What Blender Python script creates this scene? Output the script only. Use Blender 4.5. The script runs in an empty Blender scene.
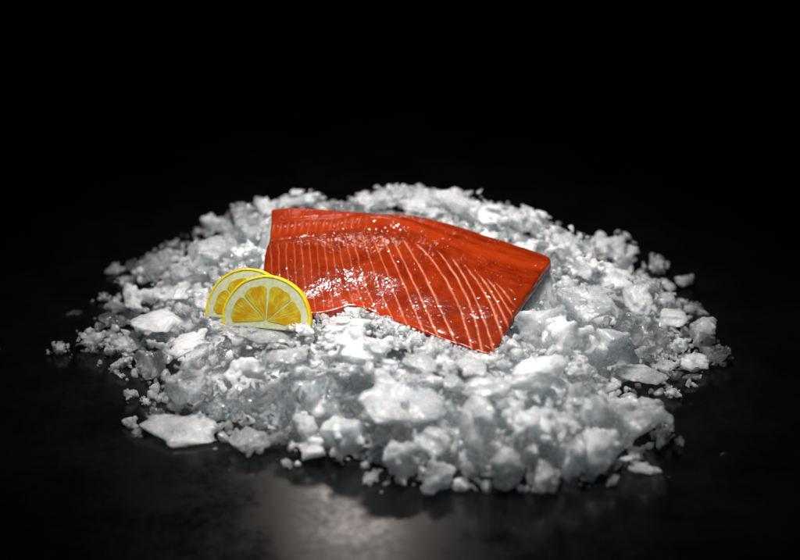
import bpy, bmesh, math, random
import numpy as np
from mathutils import Vector, Matrix, noise

random.seed(7)
rng = np.random.RandomState(7)
scene = bpy.context.scene
COL = scene.collection

# ------------------------------------------------------------------ camera
F = 1543.0                      # focal length in pixels of an 800 px wide frame
PITCH = math.radians(27.0)
DIST = 1.35
RIGHT = np.array([1.0, 0.0, 0.0])
FWD = np.array([0.0, math.cos(PITCH), -math.sin(PITCH)])
UP = np.array([0.0, math.sin(PITCH), math.cos(PITCH)])
def ray(px, py):
    return RIGHT*(px-400)/F + UP*(280-py)/F + FWD
_r = ray(390, 345)
CAM = -_r/np.linalg.norm(_r)*DIST
def at_z(px, py, z=0.0):
    r = ray(px, py); return CAM + r*(z-CAM[2])/r[2]
def to_px(p):
    d = np.asarray(p)-CAM; k = d@FWD
    return 400+F*(d@RIGHT)/k, 280-F*(d@UP)/k

cd = bpy.data.cameras.new('camera'); cam = bpy.data.objects.new('camera', cd); COL.objects.link(cam)
cam.location = CAM.tolist(); cam.rotation_euler = (math.pi/2-PITCH, 0, 0)
cd.sensor_width = 36; cd.lens = 36*F/800; cd.clip_start = 0.02; cd.clip_end = 60
cd.dof.use_dof = True; cd.dof.aperture_fstop = 2.6
cd.dof.focus_distance = float((at_z(400, 318, 0.05)-CAM)@FWD)
scene.camera = cam

# ------------------------------------------------------------------ world, lamps, exposure
w = bpy.data.worlds.new('World'); scene.world = w; w.use_nodes = True
w.node_tree.nodes['Background'].inputs[0].default_value = (0.5, 0.6, 0.75, 1)
w.node_tree.nodes['Background'].inputs[1].default_value = 0.003
scene.view_settings.view_transform = 'Standard'; scene.view_settings.look = 'None'
scene.view_settings.exposure = 0; scene.view_settings.gamma = 1
scene.cycles.use_denoising = True
scene.cycles.max_bounces = 10; scene.cycles.transmission_bounces = 6

def area(name, loc, target, size, power, col, spread=180):
    l = bpy.data.lights.new(name, 'AREA'); l.shape = 'RECTANGLE'; l.size, l.size_y = size
    l.energy = power; l.color = col; l.spread = math.radians(spread)
    o = bpy.data.objects.new(name, l); COL.objects.link(o); o.location = loc
    o.rotation_euler = (Vector(target)-Vector(loc)).to_track_quat('-Z', 'Y').to_euler()
    return o
area('key_softbox', (-0.06, -0.06, 1.15), (0.01, 0.0, 0.03), (0.26, 0.22), 1.24, (1.0, 0.985, 0.97), 36)
area('back_softbox', (-0.07, 1.0, 0.88), (0.0, -0.1, 0.0), (0.13, 0.08), 0.095, (1.0, 0.90, 0.84), 60)
area('front_fill', (0.15, -0.55, 1.0), (0.03, -0.05, 0.03), (0.5, 0.4), 0.12, (0.80, 0.91, 1.0), 50)  # cool fill light, added to lift the front faces of the ice

# ------------------------------------------------------------------ helpers
def tag(o, label=None, cat=None, group=None, kind=None):
    for k, v in (('label', label), ('category', cat), ('group', group), ('kind', kind)):
        if v: o[k] = v
    return o
def mesh_obj(name, me, mat=None, parent=None):
    o = bpy.data.objects.new(name, me); COL.objects.link(o)
    if mat: me.materials.clear(); me.materials.append(mat)
    if parent: o.parent = parent
    return o
def np_mesh(name, V, Fc, smooth=True):
    me = bpy.data.meshes.new(name)
    V = np.asarray(V, dtype=np.float32); Fc = np.asarray(Fc, dtype=np.int32)
    n, k = Fc.shape
    me.vertices.add(len(V)); me.vertices.foreach_set('co', V.ravel())
    me.loops.add(n*k); me.loops.foreach_set('vertex_index', Fc.ravel())
    me.polygons.add(n); me.polygons.foreach_set('loop_start', np.arange(0, n*k, k, dtype=np.int32))
    me.polygons.foreach_set('loop_total', np.full(n, k, dtype=np.int32))
    me.update(calc_edges=True); me.validate()
    me.polygons.foreach_set('use_smooth', [smooth]*len(me.polygons))
    return me
def inside(poly, x, y):
    c = False; n = len(poly); j = n-1
    for i in range(n):
        xi, yi = poly[i]; xj, yj = poly[j]
        if (yi > y) != (yj > y) and x < (xj-xi)*(y-yi)/(yj-yi)+xi: c = not c
        j = i
    return c
def inside_np(poly, x, y):
    c = np.zeros(np.shape(x), bool); n = len(poly); j = n-1
    for i in range(n):
        xi, yi = poly[i]; xj, yj = poly[j]
        t = ((yi > y) != (yj > y)) & (x < (xj-xi)*(y-yi)/((yj-yi) if yj != yi else 1e-9)+xi)
        c ^= t; j = i
    return c
def polydist(poly, x, y):
    x = np.asarray(x, float); y = np.asarray(y, float); best = np.full(x.shape, 1e9)
    P = np.asarray(poly, float)
    for a, b in zip(P, np.roll(P, -1, axis=0)):
        d = b-a; t = np.clip(((x-a[0])*d[0]+(y-a[1])*d[1])/(d@d+1e-12), 0, 1)
        best = np.minimum(best, np.hypot(x-a[0]-t*d[0], y-a[1]-t*d[1]))
    return best
_pc = {}
def pd(poly, x, y):
    k = id(poly)
    if k not in _pc:
        P_ = np.asarray(poly, float); d = np.roll(P_, -1, axis=0)-P_; _pc[k] = (P_, d, (d*d).sum(1)+1e-12)
    P_, d, dd = _pc[k]; q = np.array([x, y])-P_; t = np.clip((q*d).sum(1)/dd, 0, 1); e = q-d*t[:, None]
    return math.sqrt((e*e).sum(1).min())
def smooth(a, b, x):
    t = np.clip((np.asarray(x, float)-a)/(b-a), 0, 1); return t*t*(3-2*t)

# value noise in numpy, for dense grids
def vnoise(x, y, seed=0):
    x = np.asarray(x, float); y = np.asarray(y, float)
    xi = np.floor(x).astype(int); yi = np.floor(y).astype(int); fx = x-xi; fy = y-yi
    fx = fx*fx*(3-2*fx); fy = fy*fy*(3-2*fy)
    def h(i, j):
        n = (i*374761393+j*668265263+seed*1274126177) & 0x7fffffff
        n = ((n ^ (n >> 13))*1274126177) & 0x7fffffff
        return ((n ^ (n >> 16)) & 0xffff)/65535.0
    return (h(xi, yi)*(1-fx)+h(xi+1, yi)*fx)*(1-fy)+(h(xi, yi+1)*(1-fx)+h(xi+1, yi+1)*fx)*fy*1.0
def fbm(x, y, o=4, seed=0):
    s = 0; a = 0.5
    for k in range(o):
        s = s+a*(vnoise(x*2**k, y*2**k, seed+k)-0.5)*2; a *= 0.5
    return s

# ------------------------------------------------------------------ materials
def new_mat(name):
    m = bpy.data.materials.new(name); m.use_nodes = True
    return m, m.node_tree.nodes, m.node_tree.links, m.node_tree.nodes['Principled BSDF']
def tex(N, L, kind, coord, scale, **kw):
    t = N.new(kind); L.new(coord, t.inputs['Vector']); t.inputs['Scale'].default_value = scale
    for k, v in kw.items(): t.inputs[k].default_value = v
    return t
def ramp(N, L, src, stops):
    r = N.new('ShaderNodeValToRGB'); L.new(src, r.inputs[0]); e = r.color_ramp.elements
    while len(e) < len(stops): e.new(0.5)
    for el, (p, c) in zip(e, stops):
        el.position = p; el.color = c if len(c) == 4 else (*c, 1)
    return r
def g(v): return (v, v, v, 1)

def ice_material(name, trans_lo, trans_hi, rough=0.28, tint=(0.91, 0.95, 0.97), bump=0.15):
    m, N, L, B = new_mat(name)
    tc = N.new('ShaderNodeTexCoord'); geo = N.new('ShaderNodeNewGeometry'); oi = N.new('ShaderNodeObjectInfo')
    pos = geo.outputs['Position']
    n1 = tex(N, L, 'ShaderNodeTexNoise', pos, 38.0, Detail=5.0, Roughness=0.6)
    n2 = tex(N, L, 'ShaderNodeTexNoise', pos, 210.0, Detail=2.5, Roughness=0.5)
    n3 = tex(N, L, 'ShaderNodeTexNoise', pos, 520.0, Detail=2.0, Roughness=0.5)
    add = N.new('ShaderNodeMath'); add.operation = 'ADD'; L.new(n1.outputs['Fac'], add.inputs[0])
    mu = N.new('ShaderNodeMath'); mu.operation = 'MULTIPLY_ADD'; L.new(oi.outputs['Random'], mu.inputs[0]); mu.inputs[1].default_value = 0.34; mu.inputs[2].default_value = -0.17
    L.new(mu.outputs[0], add.inputs[1])
    tr = ramp(N, L, add.outputs[0], [(0.38, g(trans_hi)), (0.66, g(trans_lo))])
    L.new(tr.outputs[0], B.inputs['Transmission Weight'])
    B.inputs['Base Color'].default_value = (*tint, 1)
    B.inputs['IOR'].default_value = 1.31
    B.inputs['Subsurface Weight'].default_value = 0.85
    B.inputs['Subsurface Radius'].default_value = (0.8, 0.95, 1.0)
    B.inputs['Subsurface Scale'].default_value = 0.014
    rr = ramp(N, L, n2.outputs['Fac'], [(0.35, g(max(rough-0.16, 0.05))), (0.65, g(rough+0.1))])
    L.new(rr.outputs[0], B.inputs['Roughness'])
    B.inputs['Coat Weight'].default_value = 0.6; B.inputs['Coat Roughness'].default_value = 0.04; B.inputs['Coat IOR'].default_value = 1.33
    b1 = N.new('ShaderNodeBump'); b1.inputs['Strength'].default_value = 0.75; b1.inputs['Distance'].default_value = 0.0024
    L.new(n2.outputs['Fac'], b1.inputs['Height'])
    b2 = N.new('ShaderNodeBump'); b2.inputs['Distance'].default_value = 0.0004; b2.inputs['Strength'].default_value = bump
    L.new(n3.outputs['Fac'], b2.inputs['Height']); L.new(b1.outputs[0], b2.inputs['Normal'])
    L.new(b2.outputs[0], B.inputs['Normal']); L.new(b1.outputs[0], B.inputs['Coat Normal'])
    return m
ICE = ice_material('frosted_ice', 0.08, 0.68, rough=0.2, bump=0.25)
SLUSH = ice_material('packed_slush', 0.0, 0.35, rough=0.3, tint=(0.87, 0.89, 0.90))
ICE_CLEAR = ice_material('clear_ice', 0.45, 0.95, rough=0.14)
ICE_SNOW = ice_material('snowy_ice', 0.06, 0.5, rough=0.28, tint=(0.92, 0.955, 0.975), bump=0.5)

# ------------------------------------------------------------------ table
m, N, L, B = new_mat('black_wet_tabletop'); TABLE = m
geo = N.new('ShaderNodeNewGeometry')
n1 = tex(N, L, 'ShaderNodeTexNoise', geo.outputs['Position'], 14.0, Detail=7.0, Roughness=0.65)
n2 = tex(N, L, 'ShaderNodeTexNoise', geo.outputs['Position'], 160.0, Detail=4.0, Roughness=0.6)
mp = N.new('ShaderNodeMapping'); L.new(geo.outputs['Position'], mp.inputs[0]); mp.inputs['Scale'].default_value = (90, 6, 1)
n3 = tex(N, L, 'ShaderNodeTexNoise', mp.outputs[0], 1.0, Detail=3.0)
cr = ramp(N, L, n1.outputs['Fac'], [(0.3, (0.002, 0.002, 0.0024)), (0.7, (0.006, 0.0057, 0.0054))])
L.new(cr.outputs[0], B.inputs['Base Color'])
mx = N.new('ShaderNodeMath'); mx.operation = 'MULTIPLY_ADD'; L.new(n2.outputs['Fac'], mx.inputs[0]); mx.inputs[1].default_value = 0.6; L.new(n1.outputs['Fac'], mx.inputs[2])
mx2 = N.new('ShaderNodeMath'); mx2.operation = 'MULTIPLY_ADD'; L.new(n3.outputs['Fac'], mx2.inputs[0]); mx2.inputs[1].default_value = 0.2; L.new(mx.outputs[0], mx2.inputs[2])
rr = ramp(N, L, mx2.outputs[0], [(0.60, g(0.11)), (1.3, g(0.27))])
L.new(rr.outputs[0], B.inputs['Roughness']); B.inputs['Specular IOR Level'].default_value = 0.4
b = N.new('ShaderNodeBump'); b.inputs['Strength'].default_value = 0.06; b.inputs['Distance'].default_value = 0.0005
L.new(mx2.outputs[0], b.inputs['Height']); L.new(b.outputs[0], B.inputs['Normal'])
bm = bmesh.new(); bmesh.ops.create_grid(bm, x_segments=8, y_segments=8, size=8.0)
me = bpy.data.meshes.new('tabletop'); bm.to_mesh(me); bm.free()
tag(mesh_obj('tabletop', me, TABLE), kind='structure')

# ------------------------------------------------------------------ salmon fillet
TILT = math.radians(14.0)
FN = np.array([0.0, -math.sin(TILT), math.cos(TILT)])           # normal of the slope it lies on
FP = at_z(400, 270, 0.068)
def on_plane(px, py, off=0.0):
    r = ray(px, py); o = FP+FN*off; return CAM+r*(((o-CAM)@FN)/(r@FN))
def above_plane(p): return (np.asarray(p)-FP)@FN
def curve(pts, n):
    P = np.array(pts, float); d = np.r_[0, np.cumsum(np.hypot(*np.diff(P, axis=0).T))]; t = np.linspace(0, d[-1], n)
    # Catmull-Rom through the points
    out = []
    for q in t:
        i = min(max(np.searchsorted(d, q)-1, 0), len(P)-2); s = (q-d[i])/(d[i+1]-d[i])
        p0 = P[max(i-1, 0)]; p1 = P[i]; p2 = P[i+1]; p3 = P[min(i+2, len(P)-1)]
        out.append(0.5*((2*p1)+(-p0+p2)*s+(2*p0-5*p1+4*p2-p3)*s*s+(-p0+3*p1-3*p2+p3)*s**3))
    return np.array(out)
BOT = [(274, 303), (285, 309), (300, 312.5), (316, 313), (335, 310), (351, 306), (366, 309), (385, 317), (410, 327), (440, 339), (465, 347), (480, 352.5), (488, 354)]
TOP = [(271, 209), (282, 207.5), (300, 206.5), (330, 208), (360, 211), (400, 213), (430, 218), (460, 225), (490, 235), (520, 245), (540, 251.5), (550, 256)]
LEFT = [(274, 303), (266, 292), (264, 278), (264.5, 264), (267, 252), (270, 243), (271, 226), (271, 209)]
RGT = [(488, 354), (495, 351), (506, 334), (519, 313), (533, 293), (544, 274), (551, 263), (550, 256)]
NU, NV = 620, 300
cb, ct, cl, cr_ = curve(BOT, NU), curve(TOP, NU), curve(LEFT, NV), curve(RGT, NV)
u = np.linspace(0, 1, NU)[:, None, None]; v = np.linspace(0, 1, NV)[None, :, None]
S = (1-v)*cb[:, None]+v*ct[:, None]+(1-u)*cl[None]+u*cr_[None] \
    - ((1-u)*(1-v)*cb[0]+u*(1-v)*cb[-1]+(1-u)*v*ct[0]+u*v*ct[-1])
PX, PY = S[..., 0], S[..., 1]
FPOLY = [tuple(p) for p in np.vstack([cb[::24], cr_[::24], ct[::-24], cl[::-24]])]
# muscle lines: x of each line as a quadratic of y
LN = [(-3, (271, 249), (272, 280), (274, 308)), (0, (294, 246), (296, 280), (299, 312)), (2, (309, 245), (312, 280), (316, 312)), (4, (324, 243), (328, 278), (333, 309)),
      (6, (338, 242), (345, 280), (353, 305)), (8, (354, 241), (364, 285), (377, 312)), (10, (370, 240), (388, 283), (407, 325)),
      (11, (379, 239), (400, 283), (423, 331)), (12, (389, 241), (413, 288), (439, 338)), (13, (402, 245), (429, 292), (455, 342)),
      (14, (416, 250), (447, 290), (470, 343)), (15, (436, 257), (458, 288), (481, 347)), (16, (449, 262), (474, 303), (493, 350)),
      (17, (462, 270), (484, 300), (503, 342)), (18, (474, 276), (493, 303), (510, 334)), (19, (484, 282), (501, 305), (514, 324)), (20, (494, 288), (509, 306), (519, 318)), (24, (530, 292), (540, 300), (548, 310))]
def line_x(y):
    out = []
    for s, a, b_, c in LN:
        (x0, y0), (x1, y1), (x2, y2) = a, b_, c
        yy = np.clip(y, y0-6, y2+6)
        out.append(x0*(yy-y1)*(yy-y2)/((y0-y1)*(y0-y2))+x1*(yy-y0)*(yy-y2)/((y1-y0)*(y1-y2))+x2*(yy-y0)*(yy-y1)/((y2-y0)*(y2-y1)))
    return np.maximum.accumulate(np.stack(out, -1)+np.arange(len(LN))*1e-3, -1)
wob = 1.1*fbm(PX/9, PY/7, 3, 5)
PXw = PX+wob
X = line_x(PY); sv = np.array([l[0] for l in LN], float)
k = np.clip((X <= PXw[..., None]).sum(-1)-1, 0, len(LN)-2)
xa = np.take_along_axis(X, k[..., None], -1)[..., 0]; xb = np.take_along_axis(X, (k+1)[..., None], -1)[..., 0]
PH = sv[k]+np.clip((PXw-xa)/np.maximum(xb-xa, 0.5), -0.999, 1)*(sv[k+1]-sv[k])
YL = np.interp(PX, [264, 300, 340, 370, 395, 415, 436, 462, 484, 500, 520, 552], [249, 245, 241, 238, 241, 248, 256, 269, 282, 291, 296, 297])
low = PY-YL                                           # > 0 below the lateral line
spacing = np.clip((xb-xa)/(sv[k+1]-sv[k]), 5, 18)
fr = PH-np.floor(PH)
dist = np.minimum(fr, 1-fr)*spacing                   # px to the nearest line
lid = np.floor(PH+0.5)
wid = (0.75+0.55*vnoise(lid*3.7, lid*0+0.5, 13))*(0.6+0.35*smooth(350, 450, PX))+0.25*(vnoise(PX/6, PY/4, 71)-0.5)
lmask = smooth(0.5, 6, low)*(1-smooth(503, 518, PX))*(0.32+0.68*smooth(330, 440, PX))
lmask *= 0.45+0.75*vnoise(PX/9, PY/6, 3)
line_low = np.exp(-(dist/wid)**2)*lmask
gro_low = np.exp(-(dist/1.7)**2)*smooth(0.5, 6, low)*(1-smooth(503, 518, PX))
# upper band lines lean the other way and melt into long fibres towards the right
PU = (PX-0.22*(PY-240)*-1+0.5*fbm(PX/8, PY/6, 2, 9))/7.0
fu = PU-np.floor(PU); du = np.minimum(fu, 1-fu)*7.0
um = (0.35+0.65*vnoise(PX/8, PY/5, 19))*smooth(3, 11, -low)*(1-smooth(16, 21, -low))*(1-smooth(345, 385, PX))
gro_up = np.exp(-(du/1.3)**2)*um
topy = np.interp(PX, ct[:, 0], ct[:, 1]); ft = np.clip((PY-topy)/np.maximum(YL-topy, 8), 0, 1)
fib = 0.7*fbm(PX/38+PY/45, ft*19+1.3*fbm(PX/22, PY/10, 3, 2), 4, 31)*smooth(360, 430, PX)*smooth(0.5, 8, -low)
# relief along the slope's normal, in metres
ed = np.minimum(np.minimum(u[..., 0]*0.226, (1-u[..., 0])*0.226), np.minimum(v[..., 0]*0.135, (1-v[..., 0])*0.135))
H = 0.0095*np.sin(np.pi*np.clip(v[..., 0], 0, 1)**1.15)**1.15*(0.75+0.25*np.sin(np.pi*u[..., 0]))
lg = (1-smooth(385, 440, PX))
H -= 0.0010*np.exp(-(low/2.2)**2)*lg                                    # lateral groove
H += 0.0024*np.exp(-((low+13)/7.5)**2)*lg                               # rounded strip above
H -= 0.0012*np.exp(-((low+22+0.15*(PX-300)*0)/2.2)**2)*(1-smooth(330, 380, PX))
ridge = np.interp(PX, [340, 380, 410, 440, 480, 520, 552], [222, 223, 230, 241, 256, 266, 270])
H += 0.0022*np.exp(-((PY-ridge)/6.0)**2)*smooth(340, 385, PX)*(1-smooth(455, 530, PX))
H -= 0.0014*np.exp(-((PY-ridge+10)/4.0)**2)*smooth(340, 385, PX)*(1-smooth(430, 490, PX))
# the belly rolls over the ice in the middle
bl = np.interp(PX, cb[:, 0], cb[:, 1])-PY
H += 0.0015*np.exp(-((PX-366)/38)**2-((bl-42)/17)**2)
H -= 0.0012*np.exp(-((PX-318)/26)**2-((bl-12)/20)**2)
H += 0.0016*fbm(PX/42, PY/30, 3, 17)
H -= 0.00012*gro_low*(0.7+0.6*smooth(330, 400, PX)) + 0.0005*gro_up
pil = 0.5-0.5*np.cos(2*np.pi*fr)
H += 0.00008*pil*smooth(0.5, 8, low)*(1-smooth(500, 515, PX)) + 0.0004*(0.5-0.5*np.cos(2*np.pi*fu))*um
H += 0.00035*fib
hot = np.exp(-((PX-368)/62)**2-((PY-248)/34)**2)+0.8*np.exp(-((PX-420)/55)**2-((PY-228-0.3*(PX-420))/14)**2)
H += (0.00005+0.00020*hot)*fbm(PX/3.4, PY/2.4, 3, 40)
H += 0.00030*np.exp(-(dist/1.3)**2)*smooth(0.5, 6, low)*(1-smooth(500, 515, PX))*vnoise(PX/1.6, PY/1.8, 88)**1.5
sp = vnoise(PX/1.9, PY/1.5, 60)                                          # beads of moisture and torn fibres
H += 0.00036*smooth(0.74, 0.97, sp)*(0.3+0.7*vnoise(PX/14, PY/10, 61))*(0.4+0.9*smooth(0.25, 0.6, v[..., 0]))
edge = 0.0045
H -= 0.0045*(1-np.sqrt(np.clip(1-(1-np.clip(ed/edge, 0, 1))**2, 0, 1)))  # rounded rim
r3 = RIGHT*((PX-400)/F)[..., None]+UP*((280-PY)/F)[..., None]+FWD
P = CAM+r3*(((FP-CAM)@FN)/(r3@FN))[..., None]+FN*H[..., None]
idx = np.arange(NU*NV).reshape(NU, NV)
quads = np.stack([idx[:-1, :-1], idx[1:, :-1], idx[1:, 1:], idx[:-1, 1:]], -1).reshape(-1, 4)
# side wall down to the skin
ring = np.r_[idx[:, 0], idx[-1, 1:], idx[-2::-1, -1], idx[0, -2:0:-1]]
R0 = P.reshape(-1, 3)[ring]; cen = P.reshape(-1, 3).mean(0)
nr = len(ring); Vs = [P.reshape(-1, 3)]; wall = []
prev = ring; base = NU*NV
ang = np.arange(nr)
for j, (dn, inn) in enumerate([(0.0014, -0.0003), (0.0030, -0.0002), (0.0046, 0.0010)]):
    d = cen-R0; d -= np.outer(d@FN, FN); d /= np.linalg.norm(d, axis=1)[:, None]
    Vs.append(R0-FN*dn*(1+0.25*np.sin(ang*0.05)[:, None])+d*inn); cur = base+np.arange(nr)
    wall.append(np.stack([prev, cur, np.roll(cur, -1), np.roll(prev, -1)], -1)); prev = cur; base += nr
V_all = np.vstack(Vs)
me = np_mesh('flesh', V_all, np.vstack([quads]+wall))
def attr(me, name, a, total):
    at = me.attributes.new(name, 'FLOAT', 'POINT'); z = np.zeros(total, np.float32); z[:a.size] = a.ravel(); at.data.foreach_set('value', z)
attr(me, 'membrane_glint', np.clip(line_low+0.35*gro_up*0.8, 0, 1), len(V_all))  # pale connective tissue, with the wet glints along its lines painted in
attr(me, 'fibre_groove_shade', 0.5+fib-0.32*np.exp(-(low/1.8)**2)*lg, len(V_all))  # fibre tone, plus shade in the lateral groove painted as a dark line
attr(me, 'belly_crest_light', smooth(22, 0, bl)*(1-smooth(380, 460, PX))*smooth(0, 20, low)+0.7*lg*smooth(2, 7, -low)*(1-smooth(345, 390, PX))+np.exp(-((PY-ridge)/6.0)**2)*smooth(350, 385, PX)*0.8, len(V_all))  # paler belly edge; light caught by strip and ridge crest painted into colour

m, N, L, B = new_mat('raw_salmon_flesh'); FLESH = m
geo = N.new('ShaderNodeNewGeometry')
def att(nm):
    a = N.new('ShaderNodeAttribute'); a.attribute_name = nm; return a
n1 = tex(N, L, 'ShaderNodeTexNoise', geo.outputs['Position'], 60.0, Detail=6.0, Roughness=0.6)
n2 = tex(N, L, 'ShaderNodeTexNoise', geo.outputs['Position'], 850.0, Detail=2.0, Roughness=0.5)
base = ramp(N, L, n1.outputs['Fac'], [(0.3, (0.125, 0.0065, 0.0010)), (0.7, (0.255, 0.0240, 0.0028))])
def mix(fac, a, b_, fscale=None):
    x = N.new('ShaderNodeMix'); x.data_type = 'RGBA'
    L.new(fac, x.inputs['Factor']); L.new(a, x.inputs[6])
    if isinstance(b_, tuple): x.inputs[7].default_value = (*b_, 1)
    else: L.new(b_, x.inputs[7])
    return x.outputs[2]
def scl(src, mul, off=0.0):
    x = N.new('ShaderNodeMath'); x.operation = 'MULTIPLY_ADD'; x.use_clamp = True
    L.new(src, x.inputs[0]); x.inputs[1].default_value = mul; x.inputs[2].default_value = off; return x.outputs[0]
c = mix(scl(att('belly_crest_light').outputs['Fac'], 0.6), base.outputs[0], (0.38, 0.034, 0.004))
c = mix(scl(att('fibre_groove_shade').outputs['Fac'], 1.3, -0.72), c, (0.36, 0.030, 0.005))
c = mix(scl(att('fibre_groove_shade').outputs['Fac'], -1.5, 0.55), c, (0.10, 0.0025, 0.001))
c = mix(scl(att('membrane_glint').outputs['Fac'], 0.72), c, (0.70, 0.27, 0.16))
L.new(c, B.inputs['Base Color'])
B.inputs['Subsurface Weight'].default_value = 0.18; B.inputs['Subsurface Radius'].default_value = (1.0, 0.18, 0.06); B.inputs['Subsurface Scale'].default_value = 0.003
rr = ramp(N, L, n2.outputs['Fac'], [(0.35, g(0.10)), (0.7, g(0.17))]); L.new(rr.outputs[0], B.inputs['Roughness'])
B.inputs['Specular IOR Level'].default_value = 0.28
B.inputs['Coat Weight'].default_value = 0.22; B.inputs['Coat Roughness'].default_value = 0.06
b1 = N.new('ShaderNodeBump'); b1.inputs['Strength'].default_value = 0.22; b1.inputs['Distance'].default_value = 0.0004; L.new(n2.outputs['Fac'], b1.inputs['Height'])
L.new(b1.outputs[0], B.inputs['Normal']); L.new(b1.outputs[0], B.inputs['Coat Normal'])

fe = bpy.data.objects.new('salmon_fillet', None); COL.objects.link(fe)
tag(fe, 'glossy deep orange raw salmon fillet lying skin side down across the crushed ice', 'fish fillet')
fo = mesh_obj('flesh', me, FLESH, fe)
# skin: silvery sheet under the flesh, a little wider than it
m, N, L, B = new_mat('silver_fish_skin'); SKIN = m
geo = N.new('ShaderNodeNewGeometry'); vo = tex(N, L, 'ShaderNodeTexVoronoi', geo.outputs['Position'], 450.0)
cc = ramp(N, L, vo.outputs['Distance'], [(0.0, (0.55, 0.52, 0.52)), (0.7, (0.20, 0.19, 0.20))]); L.new(cc.outputs[0], B.inputs['Base Color'])
B.inputs['Metallic'].default_value = 0.0; B.inputs['Roughness'].default_value = 0.28
su, sv_ = 8, 6
G = P[::su, ::sv_]; iu = np.r_[np.arange(0, NU-1, su), NU-1]; iv = np.r_[np.arange(0, NV-1, sv_), NV-1]
G = P[np.ix_(iu, iv)]; Hh = H[np.ix_(iu, iv)]
gc = G.reshape(-1, 3).mean(0)
flat = G-FN*Hh[..., None]
flat = gc+(flat-gc)*np.array([1.0, 1.0, 1.0])
d = flat-gc; d /= (np.linalg.norm(d, axis=2)[..., None]+1e-9)
topS = flat-FN*(0.0080)-d*0.0022
rim = np.zeros(G.shape[:2]); rim[0] = rim[-1] = 1; rim[:, 0] = rim[:, -1] = 1
topS = topS+FN*(0.0008*rim)[..., None]
botS = topS-FN*0.0011
a, b_ = G.shape[:2]; ix = np.arange(a*b_).reshape(a, b_); q = np.stack([ix[:-1, :-1], ix[1:, :-1], ix[1:, 1:], ix[:-1, 1:]], -1).reshape(-1, 4)
rg = np.r_[ix[:, 0], ix[-1, 1:], ix[-2::-1, -1], ix[0, -2:0:-1]]
sw = np.stack([rg, rg+a*b_, np.roll(rg, -1)+a*b_, np.roll(rg, -1)], -1)
me = np_mesh('skin', np.vstack([topS.reshape(-1, 3), botS.reshape(-1, 3)]), np.vstack([q, q[:, ::-1]+a*b_, sw]))
mesh_obj('skin', me, SKIN, fe)
# put the Empty at the fillet's base, leaving the parts where they stand
fe.location = (float(cen[0]), float(cen[1]), float(cen[2]-0.02))
for ch in (fo, fe.children[1] if len(fe.children) > 1 else fo): pass
for ch in [o for o in COL.objects if o.parent == fe]:
    ch.location = (-fe.location.x, -fe.location.y, -fe.location.z)

# ------------------------------------------------------------------ lemon slices
m, N, L, B = new_mat('lemon_rind'); RIND = m
geo = N.new('ShaderNodeNewGeometry'); vo = tex(N, L, 'ShaderNodeTexVoronoi', geo.outputs['Position'], 700.0)
nn = tex(N, L, 'ShaderNodeTexNoise', geo.outputs['Position'], 90.0, Detail=3.0)
cc = ramp(N, L, nn.outputs['Fac'], [(0.3, (0.86, 0.58, 0.008)), (0.7, (0.93, 0.74, 0.03))]); L.new(cc.outputs[0], B.inputs['Base Color'])
B.inputs['Roughness'].default_value = 0.35; B.inputs['Subsurface Weight'].default_value = 0.15; B.inputs['Subsurface Scale'].default_value = 0.002; B.inputs['Subsurface Radius'].default_value = (1, .7, .1)
bb = N.new('ShaderNodeBump'); bb.inputs['Distance'].default_value = 0.0005; bb.inputs['Strength'].default_value = 0.6; L.new(vo.outputs['Distance'], bb.inputs['Height']); L.new(bb.outputs[0], B.inputs['Normal'])
m, N, L, B = new_mat('lemon_pith'); PITH = m
geo = N.new('ShaderNodeNewGeometry'); nn = tex(N, L, 'ShaderNodeTexNoise', geo.outputs['Position'], 300.0, Detail=4.0)
cc = ramp(N, L, nn.outputs['Fac'], [(0.3, (0.56, 0.57, 0.30)), (0.7, (0.72, 0.73, 0.52))]); L.new(cc.outputs[0], B.inputs['Base Color'])
B.inputs['Roughness'].default_value = 0.45; B.inputs['Subsurface Weight'].default_value = 0.3; B.inputs['Subsurface Scale'].default_value = 0.003
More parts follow.
